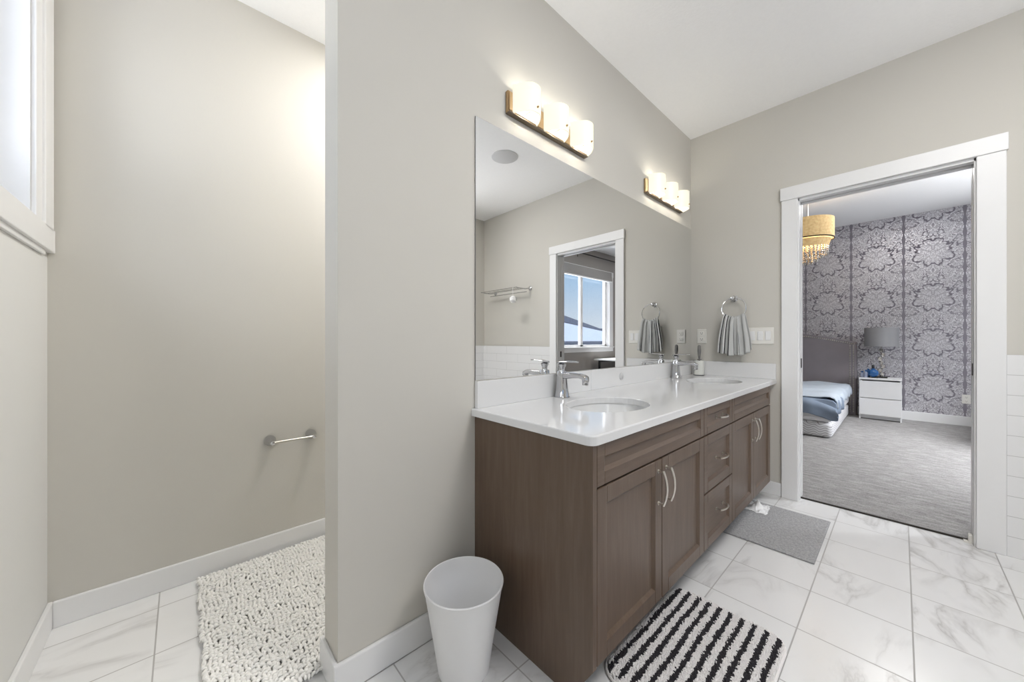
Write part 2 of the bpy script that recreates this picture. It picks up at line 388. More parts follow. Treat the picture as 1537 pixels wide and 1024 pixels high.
# floors
bm = newbm(); box(bm, (XW - .15, YS - .12, -.1), (.065, YN + .12, 0)); struct('floor', bm, 'tile')
bm = newbm(); box(bm, (.067, -2.92, -.1), (4.32, 2.12, .008)); struct('floor_bedroom', bm, 'carpet')
bm = newbm(); box(bm, (.060, -1.452, 0), (.070, -.688, .0095)); struct('trim_7', bm, 'darkmetal')
bm = newbm(); box(bm, (XW - .15, YS - .12, H), (0, YN + .12, H + .08)); struct('ceiling', bm, 'ceiling')
bm = newbm(); box(bm, (.12, -2.92, HB), (4.32, 2.12, HB + .08)); struct('ceiling_bedroom', bm, 'ceiling')
# vanity wall (its left end is the edge by the toilet room)
B('wall_north', (-2.726, 0, 0), (0, .132, H), 'wall')
B('wall_toilet_room', (XW, YN, 0), (-1.45, YN + .12, H), 'wall')
B('wall_toilet_room_east', (-1.45, .132, 0), (-1.33, YN + .12, H), 'wall')
bm = newbm(); wy0, wy1, wz0, wz1 = -.55, .807, 1.50, 2.52
box(bm, (XW - .15, YS - .12, 0), (XW, wy0, H)); box(bm, (XW - .15, wy1, 0), (XW, YN + .12, H))
box(bm, (XW - .15, wy0, 0), (XW, wy1, wz0)); box(bm, (XW - .15, wy0, wz1), (XW, wy1, H))
struct('wall_west', bm, 'westpale')
bm = newbm(); sx0, sx1, sz0, sz1 = -3.0, -1.25, 1.25, 2.45
box(bm, (XW, YS - .12, 0), (sx0, YS, H)); box(bm, (sx1, YS - .12, 0), (0, YS, H))
box(bm, (sx0, YS - .12, 0), (sx1, YS, sz0)); box(bm, (sx0, YS - .12, sz1), (sx1, YS, H))
struct('wall_south', bm, 'wall')
# east wall with the doorway
dy0, dy1, dz = -1.452, -.688, 2.055
bm = newbm()
box(bm, (0, YS - .12, 0), (.12, dy0, HB)); box(bm, (0, dy1, 0), (.12, 2.12, HB)); box(bm, (0, dy0, dz), (.12, dy1, HB))
struct('wall_east', bm, 'wall')
# bedroom walls
B('wall_bedroom_east', (4.2, -2.92, 0), (4.32, 2.12, HB), 'wallpaper')
B('wall_bedroom_north', (.12, 2.0, 0), (4.2, 2.12, HB), 'bedwall')
bx0, bx1, bz0, bz1 = 1.25, 3.205, .965, 2.35
bm = newbm()
box(bm, (.12, -2.92, 0), (bx0, -2.8, HB)); box(bm, (bx1, -2.92, 0), (4.2, -2.8, HB))
box(bm, (bx0, -2.92, 0), (bx1, -2.8, bz0)); box(bm, (bx0, -2.92, bz1), (bx1, -2.8, HB))
struct('wall_bedroom_south', bm, 'bedwall')
# subway wainscot
bm = newbm(); box(bm, (-.012, YS + .012, 0), (0, -1.535, 1.017)); o = struct('trim_wainscot_east', bm, 'subway_e')
bm = newbm(); box(bm, (-1.25, YS, 0), (0, YS + .012, 1.017)); struct('trim_wainscot_south', bm, 'subway_s')
# baseboards
def base(name, a, b, mat='trim'):
    bm = newbm(); rbox(bm, a, b, .004, 2); struct(name, bm, mat)
bh = .100
base('baseboard_north', (-2.74, -.014, 0), (-2.19, 0, bh)); base('baseboard_north_end', (-2.740, -.0005, 0), (-2.726, .146, bh))
base('baseboard_toilet_room', (XW + .014, YN - .014, 0), (-1.45, YN, bh))
base('baseboard_west', (XW, YS, 0), (XW + .014, YN, bh))
base('baseboard_east', (-.014, -.607, 0), (0, 0, .092))
base('baseboard_bedroom_east', (4.186, -2.8, 0), (4.2, 2.0, .125))
base('baseboard_bedroom_south', (.12, -2.8, 0), (4.186, -2.786, .125))
# door casing and jamb
bm = newbm(); rbox(bm, (-.018, -.700, 0), (0, -.609, 2.052), .003); struct('trim_1', bm, 'trim')
bm = newbm(); rbox(bm, (-.018, -1.534, 0), (0, -1.440, 2.052), .003); struct('trim_2', bm, 'trim')
bm = newbm(); rbox(bm, (-.024, -1.540, 2.052), (0, -.603, 2.140), .003); struct('trim_3', bm, 'trim')
# jamb: two-step lining with the pocket slot down the middle
bm = newbm()
for s0, s1 in ((0, .045), (.075, .12)):
    box(bm, (s0, dy1 - .018, 0), (s1, dy1, dz)); box(bm, (s0, dy0, 0), (s1, dy0 + .018, dz))
    box(bm, (s0, dy0, dz - .018), (s1, dy1, dz))
box(bm, (.045, dy1 - .002, 0), (.075, dy1, dz)); box(bm, (.045, dy0, 0), (.075, dy0 + .016, dz))
struct('door_1', bm, 'trim')
bm = newbm(); box(bm, (.045, dy0 + .018, dz - .006), (.075, dy1 - .018, dz)); struct('trim_8', bm, 'slot')
for nm, y in (('latch_plate', dy1 - .0215), ('latch_plate', dy0 + .0165)):
    bm = newbm(); rbox(bm, (.050, y, .900), (.070, y + .004, .965), .001, 1); sl = 1 if y < -1 else 0
    o = obj(nm, bm, 'darkmetal')
    tag(o, ['small dark latch plate on the door jamb nearer the vanity', 'small dark latch plate on the door jamb nearer the tiled wainscot'][sl], 'latch', 'door latch plates')
bm = newbm(); rbox(bm, (.035, dy0 + .018, .0), (.062, dy0 + .034, .045), .003, 1); box(bm, (.030, dy0 + .016, 0), (.066, dy0 + .050, .006))
tag(obj('door_guide', bm, 'ivory'), 'small white pocket door guide on the floor at the foot of the door jamb', 'door guide')
# west window (its right casing and sill band show at the left edge)
bm = newbm()
rbox(bm, (XW, wy1, wz0 - .002), (XW + .012, wy1 + .070, 2.62), .002); rbox(bm, (XW, wy1 + .068, wz0 - .004), (XW + .020, .985, 2.62), .003)
rbox(bm, (XW, wy0 - .09, wz0), (XW + .02, wy0, 2.62), .002)
rbox(bm, (XW, wy0, wz1), (XW + .02, wy1, 2.62), .002)
fr = struct('window_1', bm, 'trim')
bm = newbm(); rbox(bm, (XW, wy0 - .10, 1.418), (XW + .020, 1.005, wz0 + .004), .003); rbox(bm, (XW, wy0 - .08, 1.400), (XW + .010, .93, 1.420), .002); obj('window_sill', bm, 'trim', fr)
bm = newbm()
x0, x1 = XW - .13, XW - .08
for a, b in (((wy0, wz0), (wy0 + .06, wz1)), ((wy1 - .06, wz0), (wy1, wz1)), ((wy0, wz0), (wy1, wz0 + .06)), ((wy0, wz1 - .06), (wy1, wz1)), ((.10, wz0), (.15, wz1))):
    box(bm, (x0, a[0], a[1]), (x1, b[0], b[1]))
box(bm, (XW - .15, wy1 - .008, wz0), (XW, wy1, wz1)); box(bm, (XW - .15, wy0, wz0), (XW, wy0 + .008, wz1)); box(bm, (XW - .15, wy0, wz0), (XW, wy1, wz0 + .008))
obj('window_frame', bm, 'trim', fr)
bm = newbm(); box(bm, (XW - .108, wy0 + .06, wz0 + .06), (XW - .104, wy1 - .06, wz1 - .06)); obj('pane', bm, 'pane', fr)
# south bathroom window, added unseen behind the camera to let in fill light
def window(name, x0, x1, z0, z1, y, mull, casew=.09, top=.10, apron=.095):
    bm = newbm()
    rbox(bm, (x0 - casew, y, z0), (x0, y + .02, z1), .002); rbox(bm, (x1, y, z0), (x1 + casew + .03, y + .02, z1), .002)
    rbox(bm, (x0 - casew - .01, y, z1), (x1 + casew + .04, y + .024, z1 + top), .002)
    rbox(bm, (x0 - casew - .02, y, z0 - apron), (x1 + casew + .04, y + .016, z0 - .02), .002); rbox(bm, (x0 - casew - .02, y, z0 - .02), (x1 + casew + .04, y + .045, z0), .002)
    fr = struct(name, bm, 'trim')
    bm = newbm(); a, b = y - .10, y - .05; f = .065
    box(bm, (x0, a, z0), (x0 + f, b, z1)); box(bm, (x1 - f, a, z0), (x1, b, z1)); box(bm, (x0, a, z0), (x1, b, z0 + f * .6)); box(bm, (x0, a, z1 - f), (x1, b, z1))
    for m in mull: box(bm, (m - .035, a, z0), (m + .035, b, z1))
    box(bm, (x0, y - .12, z0), (x1, y, z0 + .006)); box(bm, (x1 - .006, y - .12, z0), (x1, y, z1)); box(bm, (x0, y - .12, z0), (x0 + .006, y, z1))
    obj('window_frame', bm, 'trim', fr)
    bm = newbm(); box(bm, (x0 + f, y - .077, z0 + .03), (x1 - f, y - .073, z1 - f)); obj('pane', bm, 'pane', fr)
window('added_window', sx0, sx1, sz0, sz1, YS, [-2.1])  # unseen opening added for the bathroom fill
window('window_3', bx0, bx1, bz0, bz1, -2.8, [2.37], casew=.09)

# ================================================================== OUTSIDE
def poly(bm, pts, th=.12, d=(0, 0, -1), mi=0):
    d = Vector(d) * th; t = [bm.verts.new(p) for p in pts]; u = [bm.verts.new(Vector(p) + d) for p in pts]
    bm.faces.new(t).material_index = mi; bm.faces.new(list(reversed(u))).material_index = mi
    for i in range(len(pts)):
        j = (i + 1) % len(pts); bm.faces.new((t[i], u[i], u[j], t[j])).material_index = mi
h = thing('neighbour_house', 'grey neighbouring house under a snow covered hip roof seen through the bedroom window', 'house', (24, -20, -3))
bm = newbm(); box(bm, (13, -26, -3), (30.5, -18.4, 1.05)); obj('wall', bm, 'siding', h)
bm = newbm(); E1, E0, RR, RL = (31.5, -18, 1.02), (12, -18, 1.10), (26.4, -22.6, 3.55), (17, -22.6, 3.6)
poly(bm, [E0, E1, RR, RL]); poly(bm, [E1, (31.5, -27, 1.02), RR]); poly(bm, [RR, (31.5, -27, 1.02), (12, -27, 1.02), RL])
obj('roof', bm, 'snow', h)
bm = newbm()
def lerp(a, b, t): return tuple(a[i] + (b[i] - a[i]) * t for i in range(3))
up = lambda p, z=.10: (p[0], p[1], p[2] + z)
poly(bm, [up(RR), up(lerp(RR, E1, .62)), up(lerp(lerp(RR, E1, .55), E0, .04)), up(lerp(lerp(RR, RL, .3), E0, .13)), up(lerp(RR, RL, .8))], .05)
obj('bare_shingles', bm, 'shingle', h)
bm = newbm(); box(bm, (12, -18.2, .86), (31.4, -17.95, 1.0)); obj('fascia', bm, 'shingle', h)
for x in (19.6, 20.9, 22.3, 23.3, 27.7, 28.7):
    bm = newbm(); box(bm, (x, -18.42, -.4), (x + .85, -18.34, .72)); f = obj('window', bm, 'fence', h)
    bm = newbm(); box(bm, (x + .12, -18.35, -.3), (x + .73, -18.32, .62)); obj('pane', bm, 'dim_glass', f)
bm = newbm(); lathe(bm, [(.09, 0), (.09, .35)], (21.6, -19.6, 2.0), 10, cap=(True, True)); obj('roof_vent', bm, 'shingle', h)
h2 = thing('neighbour_house', 'more distant snow roofed house rising behind the grey hip roofed house', 'house', (48, -34, -3))
bm = newbm(); box(bm, (40, -40, -3), (60, -32, 1.2)); obj('wall', bm, 'siding', h2)
bm = newbm(); poly(bm, [(38.5, -31.5, 1.1), (61, -31.5, 1.1), (55, -36, 3.1), (45, -36, 3.1)]); poly(bm, [(45, -36, 3.1), (55, -36, 3.1), (61, -40.5, 1.1), (38.5, -40.5, 1.1)]); obj('roof', bm, 'snow', h2)
bm = newbm(); tube(bm, [(45, -36, 3.15), (55, -36, 3.15)], .12, 6); obj('ridge_cap', bm, 'shingle', h2)
bm = newbm(); box(bm, (-40, -120, -3.3), (120, -3.5, -3.0)); struct('ground', bm, 'snow')

# ================================================================== VANITY
XC = [-2.185, -1.341, -.944, -.133]; YF = -.569; ZK, ZT = .128, .786
def shaker(name, x0, x1, z0, z1, parent, fr=.055, mat='wood'):
    """frame-and-panel front, 20 mm thick, standing proud of the carcass at YF"""
    g = .0018; x0 += g; x1 -= g; z0 += g; z1 -= g; yb, yf = YF + .020, YF
    bm = newbm()
    rbox(bm, (x0, yf, z0), (x0 + fr, yb, z1), .0022, 2); rbox(bm, (x1 - fr, yf, z0), (x1, yb, z1), .0022, 2)
    rbox(bm, (x0 + fr, yf, z0), (x1 - fr, yb, z0 + fr), .0018, 1); rbox(bm, (x0 + fr, yf, z1 - fr), (x1 - fr, yb, z1), .0018, 1)
    a, b, c, d = x0 + fr, x1 - fr, z0 + fr, z1 - fr; s = .009; y1, y2 = yf + .002, yf + .0105
    o4 = [(a, y1, c), (b, y1, c), (b, y1, d), (a, y1, d)]; i4 = [(a + s, y2, c + s), (b - s, y2, c + s), (b - s, y2, d - s), (a + s, y2, d - s)]
    O = [bm.verts.new(p) for p in o4]; I = [bm.verts.new(p) for p in i4]
    for i in range(4): bm.faces.new((O[i], O[(i + 1) % 4], I[(i + 1) % 4], I[i]))
    bm.faces.new(I)
    return obj(name, bm, mat, parent)
def pull(p, vert, L, parent):
    """bow pull: two posts and an arched bar"""
    bm = newbm(); x, z = p; n = 12; pts = []; rs = []
    for i in range(n + 1):
        t = i / n * 2 - 1; out = .020 + .014 * (1 - t * t)
        pts.append((x, YF - out, z + t * L / 2) if vert else (x + t * L / 2, YF - out, z)); rs.append(.0048 + .0008 * abs(t))
    tube(bm, pts, .005, 8, rs=rs, flat=.75)
    for s in (-1, 1):
        q = (x, YF + .001, z + s * (L / 2 - .004)) if vert else (x + s * (L / 2 - .004), YF + .001, z)
        e_ = (q[0], YF - .022, q[2]); tube(bm, [q, lerp(q, e_, .5), e_], .0045, 8)
        tube(bm, [q, (q[0], YF - .003, q[2])], .0075, 10)
    return obj('handle', bm, 'nickel', parent, smooth=True)
def carcass(name, i, label, left_panel=False):
    x0, x1 = XC[i], XC[i + 1]; o = thing(name, label, 'cabinet', ((x0 + x1) / 2, -.28, 0))
    bm = newbm(); t = .016; yb = YF + .022
    box(bm, (x0, yb, ZK), (x0 + t, -.002, ZT - .001)); box(bm, (x1 - t, yb, ZK), (x1, -.002, ZT - .001))
    box(bm, (x0, yb, ZK), (x1, -.002, ZK + t)); box(bm, (x0, -.012, ZK), (x1, -.002, ZT - .001)); box(bm, (x0, yb, ZT - .04), (x1, yb + .05, ZT - .001))
    box(bm, (x0 + t, yb, .640), (x1 - t, yb + .02, .665))
    obj('carcass', bm, 'wood', o)
    bm = newbm(); box(bm, (x0 + (.004 if left_panel else 0), -.483, 0), (x1, -.470, ZK)); obj('toe_kick', bm, 'toe', o)
    return o
c1 = carcass('sink_cabinet', 0, 'near brown walnut sink cabinet with two doors, beside the white waste bin', True)
c2 = carcass('drawer_cabinet', 1, 'narrow brown walnut drawer cabinet between the two sink cabinets')
c3 = carcass('sink_cabinet', 2, 'far brown walnut sink cabinet with two doors, beside the doorway')
# finished end panel whose front foot is cut back to the toe space
bm = newbm(); prof = [(-.0025, 0), (-.0025, ZT - .001), (YF + .002, ZT - .001), (YF, ZT - .003), (YF, ZK), (-.487, .0)]
ringf(bm, [[(-2.205, y, z) for y, z in prof], [(-2.186, y, z) for y, z in prof]])
obj('end_panel', bm, 'wood', c1)
bm = newbm(); rbox(bm, (-.133, YF + .035, ZK), (-.004, YF + .055, ZT - .001), .001, 1); obj('filler_strip', bm, 'wood', c3)
for cab, i in ((c1, 0), (c3, 2)):
    x0, x1 = XC[i], XC[i + 1]; xm = (x0 + x1) / 2
    shaker('false_drawer_front', x0, x1, .655, ZT - .004, cab, .040, 'woodh')
    d = shaker('door', x0, xm, ZK, .652, cab, .052); pull((xm - .032, .552), True, .125, d)
    d = shaker('door', xm, x1, ZK, .652, cab, .052); pull((xm + .032, .552), True, .125, d)
x0, x1 = XC[1], XC[2]
for a, b, hz in ((.655, ZT - .004, .722), (.389, .652, .527), (ZK, .386, .280)):
    d = shaker('drawer', x0, x1, a, b, c2, .045 if b - a > .15 else .036, 'woodh'); pull(((x0 + x1) / 2 , hz), False, .10, d)

# countertop with two oval cut-outs
SINK = [(-1.722, -.312), (-.425, -.312)]; SA, SB = .210, .158
def counter():
    z0, z1 = .786, .815; X0, X1, Y0, Y1 = -2.221, -.0015, -.580, -.0015
    bm = newbm(); n = 48
    def outline(z, ins):
        r = .028; P = []
        cx, cy = X0 + r, Y0 + r
        P += [(X1, Y1 , z), (X0 + ins, Y1, z)]
        for i in range(9):
            a = pi + i / 8 * pi / 2; P.append((cx + (r - ins) * cos(a), cy + (r - ins) * sin(a), z))
        P.append((X1, Y0 + ins, z)); return P
    def hole(c, z, g=0): return [(c[0] + (SA + g) * cos(2 * pi * i / n), c[1] + (SB + g) * sin(2 * pi * i / n), z) for i in range(n)]
    lv = [(z0, .0), (z0 + .001, 0), (z1 - .004, 0), (z1 - .001, .0015), (z1, .004)]
    R = [[bm.verts.new(p) for p in outline(z, i)] for z, i in lv]
    for a, b in zip(R, R[1:]):
        m = len(a)
        for i in range(m): j = (i + 1) % m; bm.faces.new((a[i], a[j], b[j], b[i]))
    hs = []
    for c in SINK:
        hv = [[bm.verts.new(p) for p in hole(c, z, g)] for z, g in ((z0, 0), (z1 - .003, 0), (z1, .003))]
        for a, b in zip(hv, hv[1:]):
            for i in range(n): j = (i + 1) % n; bm.faces.new((a[i], b[i], b[j], a[j]))
        hs.append(hv)
    for ring, k_ in ((R[-1], 2), (R[0], 0)):
        loops = [ring] + [hv[k_] for hv in hs]; edges = []
        for lp in loops:
            for i in range(len(lp)):
                ed = bm.edges.get((lp[i], lp[(i + 1) % len(lp)])) or bm.edges.new((lp[i], lp[(i + 1) % len(lp)])); edges.append(ed)
        bmesh.ops.triangle_fill(bm, edges=edges, use_beauty=True)
    return bm
ct = thing('countertop', 'long glossy white quartz vanity countertop resting on the brown cabinets', 'countertop', (-1.1, -.29, .786))
obj('slab', counter(), 'quartz', ct)
bm = newbm(); rbox(bm, (-2.205, -.0215, .8152), (-1.4285, -.0015, .925), .0015, 1); rbox(bm, (-1.4275, -.0215, .8152), (-.0225, -.0015, .925), .0015, 1); obj('backsplash', bm, 'quartz', ct)
bm = newbm(); rbox(bm, (-.0215, -.578, .8152), (-.0015, -.0015, .925), .0015, 1); obj('side_splash', bm, 'quartz', ct)
bm = newbm(); lathe(bm, [(.001, -.0300), (.010, -.0300), (.014, -.0275), (.016, -.0275), (.021, -.0255), (.0225, -.0220)], (-1.118, 0, .872), 24, 'y', (True, True))
tag(obj('hole_cover', bm, plain('pale_grey_plastic', (.52, .52, .52, 1), .4), smooth=True), 'small round white button stuck on the white backsplash between the two basins', 'cover')

def sink(c, label, reuse=None):
    if reuse:
        o = copy_tree(reuse); o.location.x += c[0] - SINK[0][0]; o['label'] = label; return o
    o = thing('sink', label, 'sink', (c[0], c[1], .67), 'undermount basins'); bm = newbm()
    inner = [(1.03, .7855), (1.02, .780), (1.0, .76), (.93, .715), (.78, .680), (.5, .664), (.15, .660)]
    outer = [(1.10, .7855), (1.10, .775), (1.06, .74), (.98, .70), (.82, .665), (.5, .648), (.15, .645)]
    n = 48; mk = lambda s_, z: [(c[0] + SA * s_ * cos(2 * pi * i / n), c[1] + SB * s_ * sin(2 * pi * i / n), z) for i in range(n)]
    ringf(bm, [mk(*p) for p in reversed(outer)] + [mk(*p) for p in inner], cap=(True, True)); obj('basin', bm, 'ceramic', o, smooth=True)
    bm = newbm(); lathe(bm, [(.030, .6615), (.030, .664), (.024, .666), (.0225, .6635), (.021, .668), (.001, .669)], (c[0], c[1], 0), 24, cap=(True, True)); obj('drain', bm, 'chrome', o, smooth=True)
    return o
s1 = sink(SINK[0], 'near oval white undermount basin, closer to the waste bin'); sink(SINK[1], 'far oval white undermount basin, closer to the doorway', s1)

def srect(cx, cy, z, w, d, n=24, p=4.0, tilt=0):
    R = []
    for i in range(n):
        a = 2 * pi * i / n; c, s = cos(a), sin(a); k_ = (abs(c) ** p + abs(s) ** p) ** (-1 / p)
        R.append((cx + w / 2 * k_ * c, cy + d / 2 * k_ * s, z + tilt * d / 2 * k_ * s))
    return R
def faucet(x, label):
    y = -.062; o = thing('faucet', label, 'faucet', (x, y, .8152), 'chrome basin faucets'); z = .8152
    bm = newbm()
    ringf(bm, [srect(x, y, z, .066, .060), srect(x, y, z + .004, .066, .060), srect(x, y, z + .007, .061, .056), srect(x, y, z + .045, .049, .047), srect(x, y, z + .090, .041, .041), srect(x, y, z + .122, .039, .040), srect(x, y, z + .126, .035, .036)])
    obj('body', bm, 'chrome', o, smooth=True)
    bm = newbm()   # spout: rectangular arm that droops to a round nozzle
    secs = []
    for yy, zz, w_, h_ in ((-.010, .106, .034, .032), (.03, .106, .034, .031), (.07, .109, .033, .026), (.105, .110, .032, .023), (.125, .107, .031, .024), (.146, .097, .030, .026)):
        R = []
        for i in range(20):
            a = 2 * pi * i / 20; c_, s_ = cos(a), sin(a); k_ = (abs(c_) ** 4 + abs(s_) ** 4) ** -.25
            R.append((x + w_ / 2 * k_ * c_, y - yy, z + zz + h_ / 2 * k_ * s_))
        secs.append(R)
    ringf(bm, secs); lathe(bm, [(.0125, .070), (.0140, .073), (.0145, .096), (.011, .106)], (x, y - .136, z), 20, cap=(True, True))
    obj('spout', bm, 'chrome', o, smooth=True)
    bm = newbm()   # waisted neck and flat paddle lever
    lathe(bm, [(.016, .124), (.0135, .130), (.0135, .140), (.019, .152), (.020, .158), (.012, .164)], (x, y, z), 24, cap=(True, True)); obj('neck', bm, 'chrome', o, smooth=True)
    bm = newbm(); secs = []
    for t in range(11):
        u = t / 10; yy = .026 - u * .122; w_ = (.040 - .008 * u) * (math.sqrt(max(.08, 1 - max(0, (u - .8) / .2) ** 2))) * (math.sqrt(max(.15, 1 - max(0, (.15 - u) / .15) ** 2)))
        zz = .166 + .006 * u + .004 * sin(pi * u); h_ = .011 - .004 * u
        secs.append([(x + w_ / 2 * cos(a), y + yy, z + zz + h_ / 2 * sin(a)) for a in [2 * pi * i / 16 for i in range(16)]])
    ringf(bm, secs); obj('lever', bm, 'chrome', o, smooth=True)
    bm = newbm(); tube(bm, [(x, y + .020, z + .03), (x, y + .028, z + .03), (x, y + .028, z + .10)], .0025, 8); sphere(bm, (x, y + .028, z + .103), .0055, 10, 8); obj('pop_up_rod', bm, 'chrome', o, smooth=True)
    return o
f1 = faucet(-1.727, 'near chrome single lever faucet beside the oval basin closer to the waste bin')
f2 = copy_tree(f1); f2.location.x = -.428; f2['label'] = 'far chrome single lever faucet beside the white cup with the brush'

# mirror
mr = thing('wall_mirror', 'large frameless rectangular mirror on the wall above the backsplash', 'mirror', (-1.1, 0, .926))
bm = newbm(); v = box(bm, (-2.204, -.0060, .9265), (-.003, -.0012, 1.999)); 
bm.faces.ensure_lookup_table()
for f in bm.faces:
    n_ = f.calc_center_median(); f.material_index = 0 if abs(n_.y + .0060) < 1e-5 else 1
obj('glass', bm, ['mirror', 'greyplastic'], mr)
bm = newbm(); box(bm, (-2.204, -.0068, .9252), (-.003, -.0012, .9268)); obj('bottom_channel', bm, 'nickel', mr)

# ================================================================== VANITY LIGHTS
def vanity_light(x0, label):
    o = thing('vanity_light', label, 'wall light', (x0, 0, 2.08), 'vanity lights above the mirror'); W = .575
    bm = newbm(); rbox(bm, (x0, -.018, 2.085), (x0 + W, -.0005, 2.178), .002, 1); rbox(bm, (x0 + .004, -.023, 2.090), (x0 + W - .004, -.018, 2.172), .002, 1); obj('back_plate', bm, 'bronze', o)
    bm = newbm(); rbox(bm, (x0, -.027, 2.0795), (x0 + W, -.0005, 2.0845), .001, 1); obj('bottom_rail', bm, 'antique', o)
    for k_ in range(3):
        cx = x0 + .098 + k_ * .200; hw = .0765; bm = newbm()
        R = []
        for z in (2.082, 2.206):
            outr = []; inn = []
            for i in range(17):
                t = -1 + 2 * i / 16; bul = .076 * (1 - abs(t) ** 2.4)
                outr.append((cx + hw * t, -.024 - bul, z)); inn.append((cx + (hw - .005) * t, -.024 - bul * .93, z))
            R.append(outr + list(reversed(inn)))
        ringf(bm, R); g = obj('glass_shade', bm, 'opal', o, smooth=True)
        bm = newbm(); box(bm, (cx - hw + .006, -.0265, 2.090), (cx + hw - .006, -.0232, 2.200)); obj('back_diffuser', bm, 'opal', g)
        bm = newbm(); lathe(bm, [(.0045, -.098), (.0045, -.128), (.002, -.133)], (cx, .024, 2.105), 12, 'y', (True, True)); tube(bm, [(cx, -.022, 2.105), (cx, -.100, 2.105)], .002, 6); obj('finial', bm, 'bronze', g)
        bm = newbm(); sphere(bm, (cx, -.066, 2.150), .014, 12, 8, (1, 1, 1.3)); obj('bulb', bm, 'bulb', g)
        light('vanity_bulb_light', 'POINT', (cx, -.066, 2.186), .58, (1, .95, .86), .006)
        light('vanity_bulb_light', 'POINT', (cx, -.060, 2.104), .58, (1, .95, .86), .006)
    return o
vanity_light(-2.038, 'near three shade vanity light glowing warm white above the left of the mirror')
vanity_light(-.795, 'far three shade vanity light glowing warm white near the room corner')

# ================================================================== EAST WALL ITEMS
def outlet(name, y, z, x, label, grp=None):
    o = thing(name, label, 'outlet', (x, y, z))
    bm = newbm(); rbox(bm, (x - .006, y - .035, z - .057), (x - .0005, y + .035, z + .057), .003, 2); obj('cover_plate', bm, 'ivory', o)
    for s_ in (-1, 1):
        bm = newbm(); rbox(bm, (x - .009, y - .017, z + s_ * .024 - .014), (x - .005, y + .017, z + s_ * .024 + .014), .003, 2)
        f = obj('socket', bm, 'ivory', o)
        bm = newbm()
        for yy in (-.007, .007): box(bm, (x - .0096, y + yy - .0013, z + s_ * .024 - .001), (x - .0088, y + yy + .0013, z + s_ * .024 + .008))
        box(bm, (x - .0096, y - .003, z + s_ * .024 - .009), (x - .0088, y + .003, z + s_ * .024 - .004)); obj('slots', bm, 'slot', f)
    return o
outlet('wall_outlet', -.087, 1.122, 0, 'white double outlet on the greige wall beside the mirror')
outlet('wall_outlet', -1.732, .345, 4.2, 'white outlet low on the damask wallpaper of the bedroom')
sw = thing('switch_plate', 'wide white three switch plate beside the hanging striped towel', 'light switch', (0, -.483, 1.122))
bm = newbm(); rbox(bm, (-.006, -.565, 1.062), (-.0005, -.401, 1.182), .003, 2); obj('cover_plate', bm, 'ivory', sw)
for y in (-.530, -.483, -.436):
    bm = newbm(); rbox(bm, (-.010, y - .0165, 1.089), (-.0055, y + .0165, 1.155), .003, 2); obj('rocker', bm, 'plastic', sw)

tr_ = thing('towel_ring', 'chrome towel ring holding a striped hand towel on the wall near the corner', 'towel ring', (0, -.318, 1.40))
bm = newbm(); lathe(bm, [(.024, -.0005), (.024, -.006), (.018, -.010), (.010, -.020), (.009, -.040), (.013, -.048), (.012, -.056), (.004, -.060)], (0, -.318, 1.405), 24, 'x', (True, True)); obj('mount', bm, 'chrome', tr_, smooth=True)
bm = newbm(); cz = 1.327; tube(bm, [(-.048 - .012 * (1 - cos(a)) / 2, -.328 + .080 * sin(a), cz + .080 * cos(a)) for a in [2 * pi * i / 48 for i in range(48)]], .0035, 8, closed=True); obj('ring', bm, 'chrome', tr_, smooth=True)
# towel: gathered over the bottom of the ring
def towel():
    bm = newbm(); uvl = bm.loops.layers.uv.new('UVMap'); nu, nv = 84, 46; G = []
    for j in range(nv + 1):
        t = j / nv * 2 - 1; row = []         # -1 back hem, 0 over the ring, 1 front hem
        drop = abs(t); spread = .062 + .042 * drop ** .7
        L = .285 if t > 0 else .262
        for i in range(nu + 1):
            u = i / nu * 2 - 1
            pl = (.011 * sin(u * 11 + 1) + .005 * sin(u * 23 + 2.1 + drop * 2)) * (.45 + .75 * drop)
            yy = -.331 - u * spread * (1 + .02 * sin(drop * 7 + u * 3)) + .006 * sin(u * 17)
            zt = 1.262 + .022 * u * u; zz = zt - drop * L + .004 * sin(u * 9) * drop
            wdt = .014 * min(1, drop * 7) ** .5 + .006 * drop
            side = 1 if t > 0 else -1
            xx = -.058 - side * wdt + (pl if side > 0 else -pl * .4) * .8
            if t == 0: zz += .004
            row.append(bm.verts.new((xx, yy, zz)))
        G.append(row)
    for j in range(nv):
        for i in range(nu):
            f = bm.faces.new((G[j][i], G[j][i + 1], G[j + 1][i + 1], G[j + 1][i]))
            for lp, (a, b) in zip(f.loops, ((i, j), (i + 1, j), (i + 1, j + 1), (i, j + 1))): lp[uvl].uv = (a / nu, b / nv)
    return bm
o = obj('hand_towel', towel(), 'towel', smooth=True); tag(o, 'grey and white striped hand towel hanging from the ring beside the switch plate', 'towel')
md = o.modifiers.new('thickness', 'SOLIDIFY'); md.thickness = .0025; md.offset = 0

# toothbrush style cup and brush
bm = newbm(); cx, cy = -.084, -.095; lathe(bm, [(.034, .8155), (.036, .8175), (.037, .86), (.0375, .931), (.0355, .931), (.0345, .86), (.033, .822), (.001, .821)], (cx, cy, 0), 32, cap=(True, True))
cup = tag(obj('cup', bm, 'mug', smooth=True), 'cream ceramic cup standing on the counter in the corner behind the far basin', 'cup')
bm = newbm(); lathe(bm, [(.0365, .8152), (.0372, .8180), (.0366, .8200)], (cx, cy, 0), 32); bm2 = bm; obj('dark_foot_ring', bm2, 'black', cup, smooth=True)
bm = newbm()
tube(bm, [(cx - .014, cy - .010, .826), (cx - .006, cy - .006, .90), (cx + .001, cy - .002, .945), (cx + .004, cy, .975), (cx + .006, cy, 1.01), (cx + .007, cy, 1.045), (cx + .007, cy, 1.054)], .01, 12, rs=[.004, .005, .007, .011, .0145, .0125, .005], flat=.95)
